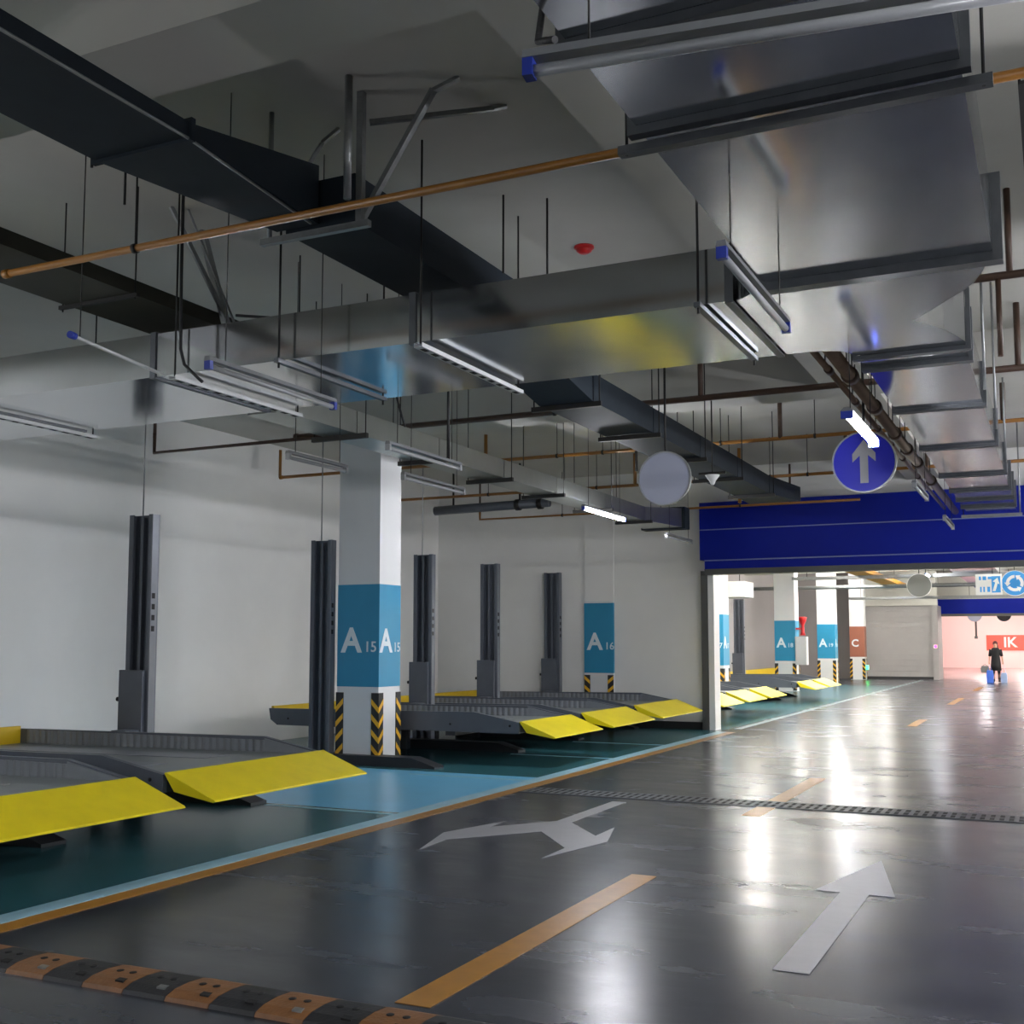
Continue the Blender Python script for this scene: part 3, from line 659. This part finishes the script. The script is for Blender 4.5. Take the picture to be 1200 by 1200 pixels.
# lamps of the far hall
k = 0
FAR = ['just behind the blue shutter', 'level with the third far lift', 'past the A17 column', 'level with the A18 column', 'level with the A19 column', 'before the second shutter']
for i, y in enumerate((24.0, 28.4, 33.8, 40.2, 45.6, 51.5)):
    for x, side in ((-6.9, 'over the far edge line'), (1.4, 'right of the far lane'), (4.6, 'over the far right bays')):
        lamp((x, y, 4.3), 1.5, 'lit batten lamp ' + side + ', ' + FAR[i], 'lit_far', group='far hall lamps')
for i, (x, y) in enumerate(((-4.7, 28.6), (-3.6, 37.5), (-3.9, 44.0))):
    lamp((x, y, 3.75), 1.2, 'low batten lamp over the far lane, ' + FAR[2+i], 'lit', group='far hall lamps')
for i, (x, y) in enumerate(((-3, 62), (1.5, 66), (-4, 72), (0, 76), (3.5, 72), (-2, 79.5))):
    lamp((x, y, 4.2), 1.5, 'lit batten lamp in the pink-walled room, ' + ('behind the second shutter', 'right of the first one', 'over the left half', 'in the middle', 'by the right wall', 'close to the red sign')[i], 'lit_pink', group='pink room lamps')

# ---------------------------------------------------------------- signs
def disc_sign(name, label, c, r, face, rim, rod_z, back=False, cat='sign'):
    t = thing(name, label, cat, c)
    MB().prism([(c[0]+r*math.cos(2*math.pi*j/40), c[2]+r*math.sin(2*math.pi*j/40)) for j in range(40)], 'y', c[1]-0.012, c[1]+0.012).build('disc', face, t)
    g = MB(); n = 40; vs = []
    for j in range(n):
        a = 2*math.pi*j/n; q = 2*math.pi*(j+1)/n
        g.prism([(c[0]+r*math.cos(a), c[2]+r*math.sin(a)), (c[0]+r*math.cos(q), c[2]+r*math.sin(q)), (c[0]+(r+0.014)*math.cos(q), c[2]+(r+0.014)*math.sin(q)), (c[0]+(r+0.014)*math.cos(a), c[2]+(r+0.014)*math.sin(a))], 'y', c[1]-0.02, c[1]+0.02)
    g.build('rim', rim, t)
    MB().tube([(c[0], c[1]+0.03, c[2]), (c[0], c[1]+0.03, rod_z)], 0.012, 8).build('hanger_rod', 'rod', t)
    return t
sb = disc_sign('round_sign', 'round blue sign with white straight-ahead arrow under lit lamp', (-1.50, 10.4, 3.22), 0.265, 'sign_blue', 'strut', SLAB)
cx, cz = -1.50, 3.22; yy = 10.4-0.0145
MB().prism([(cx-0.035,cz-0.19),(cx+0.035,cz-0.19),(cx+0.035,cz+0.06),(cx+0.10,cz+0.0),(cx+0.10,cz+0.075),(cx,cz+0.20),(cx-0.10,cz+0.075),(cx-0.10,cz+0.0),(cx-0.035,cz+0.06)], 'y', yy, yy+0.002).build('arrow', 'paint_white', sb)
disc_sign('round_sign', 'round grey sign seen from its back below the dark duct', (-3.42, 10.6, 3.22), 0.255, 'sign_back', 'strut', SLAB)
# small white horn speaker
sp = thing('speaker', 'small white twin-cone speaker hanging from the ceiling', 'speaker', (-3.33, 12.0, 3.43))
MB().lathe((-3.33, 12.0, 3.375), [(0.015,-0.045),(0.025,-0.03),(0.036,0.0),(0.075,0.05),(0.08,0.062),(0.015,0.066)], 18).build('cone', 'white', sp)
MB().box(-3.48, -3.18, 11.98, 12.02, 3.445, 3.47).build('bracket', 'rod', sp)
MB().tube([(-3.33, 12.0, 3.47), (-3.33, 12.0, 4.26)], 0.008, 6).build('hanger_rod', 'rod', sp)
# red detector
rd = thing('fire_detector', 'small red detector on the slab above the cross duct', 'detector', (-3.49, 8.69, SLAB))
MB().lathe((-3.49, 8.69, SLAB-0.06), [(0.035,0.0),(0.065,0.02),(0.075,0.045)], 18).build('dome', 'red', rd)
MB().lathe((-3.49, 8.69, SLAB-0.015), [(0.085,0.0),(0.085,0.0149)], 18).build('base', 'red', rd)

# ---------------------------------------------------------------- far hall things
disc_sign('round_sign', 'white-backed round sign hanging in the far hall', (-3.36, 32.7, 3.2), 0.31, 'sign_pale', 'white', SLAB)
rs = disc_sign('round_sign', 'round sky-blue sign with white curved arrows in the far hall', (-0.99, 33.4, 3.24), 0.33, 'sign_sky', 'white', SLAB)
def arc_arrow(parent, c, r, a0, a1, y):
    g = MB(); n = 10
    for j in range(n):
        t0 = a0+(a1-a0)*j/n; t1 = a0+(a1-a0)*(j+1)/n
        g.prism([(c[0]+(r-.04)*math.cos(t0), c[1]+(r-.04)*math.sin(t0)), (c[0]+(r+.04)*math.cos(t0), c[1]+(r+.04)*math.sin(t0)), (c[0]+(r+.04)*math.cos(t1), c[1]+(r+.04)*math.sin(t1)), (c[0]+(r-.04)*math.cos(t1), c[1]+(r-.04)*math.sin(t1))], 'y', y, y+0.002)
    tx = Vector((-math.sin(a1), math.cos(a1))); px = Vector((c[0]+r*math.cos(a1), c[1]+r*math.sin(a1))); nx = Vector((math.cos(a1), math.sin(a1)))
    g.prism([tuple(px+nx*0.08), tuple(px+tx*0.10), tuple(px-nx*0.08)], 'y', y, y+0.002)
    g.build('curved_arrow', 'white', parent)
for k in range(3): arc_arrow(rs, (-0.99, 3.24), 0.18, R(90+120*k), R(90+120*k+85), 33.38)
ps = thing('panel_sign', 'white panel sign with blue pictograms in the far hall', 'sign', (-1.62, 33, 3.2))
MB().box(-1.95, -1.29, 33.0, 33.03, 2.92, 3.48).build('panel', 'white', ps)
for x, z, wd, hh in ((-1.86,3.32,.05,.1),(-1.77,3.32,.09,.1),(-1.64,3.34,.09,.07),(-1.84,3.0,.04,.14),(-1.76,3.0,.04,.14),(-1.66,3.0,.07,.14)):
    MB().box(x, x+wd, 32.996, 33.0, z, z+hh).build('pictogram', 'sign_sky', ps)
MB().box(-1.55, -1.33, 32.996, 33.0, 2.98, 3.42).build('pictogram', 'sign_sky', ps)
MB().prism([(-1.53,3.02),(-1.46,3.02),(-1.40,3.22),(-1.35,3.20),(-1.40,3.38),(-1.52,3.28),(-1.46,3.25)], 'y', 32.993, 32.9955).build('arrow', 'white', ps)
for x in (-1.52, -1.34): MB().tube([(x, 33.015, 3.48), (x, 33.015, SLAB)], 0.008, 6).build('hanger_rod', 'rod', ps)
ct = thing('cable_tray', 'yellow cable tray under the far hall ceiling', 'cable tray', (-5.6, 36, 3.9))
MB().box(-5.95, -5.35, 28, 48, 3.86, 3.9).box(-5.95, -5.9, 28, 48, 3.9, 4.0).box(-5.4, -5.35, 28, 48, 3.9, 4.0).build('tray', 'tray_yellow', ct)
for y in (29, 34, 44): rods(ct, ((-5.92, y), (-5.38, y)), 3.9, 0.01)
fd_ = thing('far_duct', 'galvanised duct under the far hall ceiling', 'duct', (-0.9, 40, 3.8))
for a, b in zip((24, 28, 32, 36, 40, 44, 48), (28, 32, 36, 40, 44, 48, 52)): MB().box(-2.9, -1.6, a, b-0.05, 3.85, 4.25).build('duct_section', 'galv', fd_)
for y in (26, 34, 42, 50): rods(fd_, ((-2.8, y), (-1.7, y)), 4.25, 0.01)
fp = thing('far_pipe', 'grey pipe crossing the far hall under the ceiling', 'pipe', (-6, 41, 3.6))
MB().tube([(-11.5, 41.0, 3.6), (4, 41.0, 3.6)], 0.07, 10).build('pipe_run', 'strut', fp)
rods(fp, ((-9, 41), (-4, 41), (1, 41)), 3.66, 0.012)
fp = thing('far_duct', 'pale cross duct low under the far hall ceiling by the A17 column', 'duct', (-9, 33, 3.3))
MB().box(-11.6, -8.9, 35.6, 36.8, 3.1, 3.6).build('duct_section', 'wall', fp)
rods(fp, ((-11, 36.2), (-9.2, 36.2)), 3.6, 0.012)
for y, z, l in ((30.0, 3.55, 'grey cable ladder first behind the shutter'), (38.45, 3.75, 'grey cable ladder past the far signs'), (50.0, 3.5, 'grey cable ladder before the second shutter')):
    cl = thing('cable_ladder', l, 'cable tray', (-4, y, z))
    for dy in (0, 0.4): MB().box(-8.0, 3.0, y+dy, y+dy+0.04, z, z+0.1).build('side_rail', 'strut', cl)
    for k in range(22): MB().box(-7.9+k*0.5, -7.85+k*0.5, y+0.04, y+0.4, z+0.02, z+0.05).build('rung', 'strut', cl)
    rods(cl, ((-7.5, y+0.02), (-3.2, y+0.02), (2.5, y+0.02)), z+0.1, 0.01)
hc = thing('fire_cabinet', 'white fire cabinet on the side of the A18 column', 'cabinet', (-7.9, 39.4, 0.9))
MB().box(-8.099, -7.72, 39.25, 39.6, 0.9, 1.86).build('body', 'hyd', hc)
MB().box(-8.07, -7.75, 39.23, 39.25, 0.94, 1.82).build('door', 'hyd', hc)
ha = thing('fire_alarm', 'red fire alarm horn above the white fire cabinet', 'alarm', (-7.9, 39.4, 1.95))
MB().lathe((-7.86, 39.4, 1.90), [(0.10,0),(0.06,0.12),(0.05,0.35),(0.13,0.52),(0.15,0.62),(0.06,0.64)], 14).build('horn', 'red', ha)
MB().box(-8.099, -7.9, 39.37, 39.43, 2.1, 2.16).build('bracket', 'red', ha)
rsn = thing('wall_sign', 'wide red sign with pale lettering on the pink wall', 'sign', (-2, YF, 1.7))
MB().box(-4.4, 2.5, YF-0.05, YF-0.001, 1.18, 2.22).build('panel', 'redsign', rsn)
letters('lettering', 'IK', 0.95, face_mx((-3.35, YF-0.054, 1.42), '-y'), 'white', rsn, 0.02)

# person walking with bags
pb = thing('person', 'person in black dress walking with bags before the pink room', 'person', (-2.38, 51.8, 0))
def skin_body(joints, edges, radii, name, m, parent):
    me = bpy.data.meshes.new(name); me.from_pydata(joints, edges, []); me.materials.append(M[m])
    o = bpy.data.objects.new(name, me); COL.objects.link(o); o.parent = parent; o['_org'] = parent['_org']
    sk = o.modifiers.new('skin', 'SKIN'); sk.use_smooth_shade = True
    for i, r in enumerate(radii):
        me.skin_vertices[0].data[i].radius = r if isinstance(r, tuple) else (r, r)
    me.skin_vertices[0].data[0].use_root = True
    sd = o.modifiers.new('sub', 'SUBSURF'); sd.levels = 1; sd.render_levels = 2
    return o
J_ = [(0,0,.92),(0,0,1.12),(0,0,1.36),(0,-.01,1.46),(0,-.03,1.56),(0,-.03,1.66),
      (-.17,0,1.38),(-.23,.02,1.10),(-.25,-.04,.86),(-.25,-.06,.76),
      (.17,0,1.38),(.24,.0,1.10),(.27,-.03,.86),(.27,-.05,.76),
      (-.09,0,.86),(-.10,-.10,.48),(-.10,-.05,.09),(-.10,-.20,.04),
      (.09,0,.86),(.10,.06,.50),(.11,.26,.14),(.11,.18,.04)]
E_ = [(0,1),(1,2),(2,3),(3,4),(4,5),(2,6),(6,7),(7,8),(8,9),(2,10),(10,11),(11,12),(12,13),(0,14),(14,15),(15,16),(16,17),(0,18),(18,19),(19,20),(20,21)]
R_ = [(.15,.11),(.125,.10),(.16,.10),.05,(.085,.10),(.06,.07),.055,.042,.03,.04,.055,.042,.03,.04,.085,.055,.038,.035,.085,.055,.038,.035]
skin_body(J_, E_, R_, 'body', 'skin', pb)
def ring_loft(c, rings, name, m, parent, n=16):
    g = MB(); vs = []; fs_ = []
    for (dx, dy, z, rx, ry) in rings:
        for j in range(n):
            t = 2*math.pi*j/n; vs.append((c[0]+dx+rx*math.cos(t), c[1]+dy+ry*math.sin(t), c[2]+z))
    for i in range(len(rings)-1):
        for j in range(n): fs_.append((i*n+j, i*n+(j+1)%n, (i+1)*n+(j+1)%n, (i+1)*n+j))
    fs_.append(list(range(n))); fs_.append([(len(rings)-1)*n+j for j in range(n)])
    g.add(vs, fs_, True); return g.build(name, m, parent)
pc = (-2.38, 51.8, 0)
ring_loft(pc, [(0,0.03,.50,.21,.22),(0,0.01,.75,.20,.18),(0,0,.95,.18,.145),(0,0,1.12,.16,.13),(0,0,1.32,.19,.135),(0,0,1.43,.15,.10),(0,0,1.47,.07,.07)], 'dress', 'cloth', pb)
for s, j in ((-1, ((-.17,0,1.38),(-.23,.02,1.10))), (1, ((.17,0,1.38),(.24,0,1.10)))):
    MB().tube([Vector(pc)+Vector(j[0]), Vector(pc)+Vector(j[1])], [0.08, 0.06], 10).build('sleeve', 'cloth', pb)
for j in (((-.10,-.10,.50),(-.10,-.05,.09),(-.10,-.2,.05)), ((.10,.06,.52),(.11,.26,.14),(.11,.17,.05))):
    MB().tube([Vector(pc)+Vector(q) for q in j], [0.075, 0.055, 0.05], 10).build('trouser_leg', 'cloth', pb)
MB().ellip((pc[0], pc[1]+0.02, 1.635), 0.105, 0.115, 0.115).ellip((pc[0]+0.02, pc[1]+0.08, 1.45), 0.10, 0.06, 0.22).build('hair', 'hair', pb)
def bag(label, c, w_, d_, h_, m, hz):
    b = thing('carrier_bag', label, 'bag', (c[0], c[1], c[2]))
    MB().prism([(c[0]-w_/2*.9, c[2]), (c[0]+w_/2*.9, c[2]), (c[0]+w_/2, c[2]+h_*.6), (c[0]+w_/2*.8, c[2]+h_), (c[0]-w_/2*.8, c[2]+h_), (c[0]-w_/2, c[2]+h_*.6)], 'y', c[1]-d_/2, c[1]+d_/2).build('sack', m, b, bevel=0.02)
    MB().tube([(c[0]-w_*.3, c[1], c[2]+h_-.01), (c[0], c[1], hz), (c[0]+w_*.3, c[1], c[2]+h_-.01)], 0.012, 6).build('handle', m, b)
bag('grey bag carried in the walking person\'s hand', (-2.80, 51.74, 0.40), 0.34, 0.14, 0.30, 'bag_grey', 0.76)
bag('blue carrier bag beside the walking person\'s leg', (-2.60, 51.40, 0.0), 0.28, 0.16, 0.52, 'bag_blue', 0.74)
bag('pale blue carrier bag in the walking person\'s other hand', (-2.08, 51.74, 0.0), 0.26, 0.16, 0.42, 'bag_pale', 0.76)

# ---------------------------------------------------------------- loose cables and small lights
for path, l in (([(-5.63, 6.2, SLAB), (-5.63, 6.2, 4.3), (-5.62, 6.2, 3.72), (-5.58, 6.2, 3.6), (-5.50, 6.2, 3.53), (-5.42, 6.21, 3.46)], 'black cable hanging in front of the cross duct with a curled end'),
                ([(-5.13, 9.3, SLAB), (-5.13, 9.3, 4.0), (-5.12, 9.3, 3.32)], 'straight black cable hanging behind the cross duct'),
                ([(-5.72, 9.3, SLAB), (-5.70, 9.3, 4.0), (-5.66, 9.3, 3.86), (-5.60, 9.3, 3.69)], 'slanted black cable hanging right of the long grey duct')):
    tag(MB().tube(path, 0.012, 8).build('hanging_cable', 'black'), l, 'cable')
M['led_red'] = mat('led_red', (255, 40, 110), 0.4, emit=1.2)
M['led_green'] = mat('led_green', (40, 255, 110), 0.4, emit=1.2)
t = thing('indicator_light', 'small pink indicator light on the grey shutter jamb', 'light', (-5.02, 54.94, 1.5))
MB().box(-5.10, -4.94, 54.90, 54.949, 1.42, 1.58).build('case', 'white', t)
MB().lathe((-5.02, 54.90, 1.5), [(0.06, 0.0), (0.06, -0.02), (0.03, -0.03)], 12, 'y').build('lens', 'led_red', t)
t = thing('indicator_light', 'small green exit light low beside the brown-banded column', 'light', (-7.85, 53.9, 0.55))
MB().box(-7.925, -7.8, 53.8, 53.95, 0.45, 0.65).build('case', 'white', t)
MB().box(-7.92, -7.81, 53.79, 53.80, 0.46, 0.64).build('lens', 'led_green', t)
# hanging signs and a camera pole in the pink-walled room
for x, l in ((-4.0, 'round grey sign hanging before the pink wall'), (-2.55, 'dark round sign hanging near the red wall sign')):
    disc_sign('round_sign', l, (x, 66.0, 3.18), 0.36, 'sign_back' if x < -3 else 'cloth', 'strut', SLAB)
t = thing('camera_pole', 'thin grey ceiling pole with a small camera before the pink wall', 'camera', (-4.2, 76, 2.6))
MB().tube([(-4.55, 76, 2.1), (-4.55, 76, SLAB-0.004)], 0.06, 8).build('pole', 'trackgrey', t)
MB().box(-4.64, -4.46, 75.7, 76.05, 1.94, 2.1).build('camera_body', 'trackgrey', t)
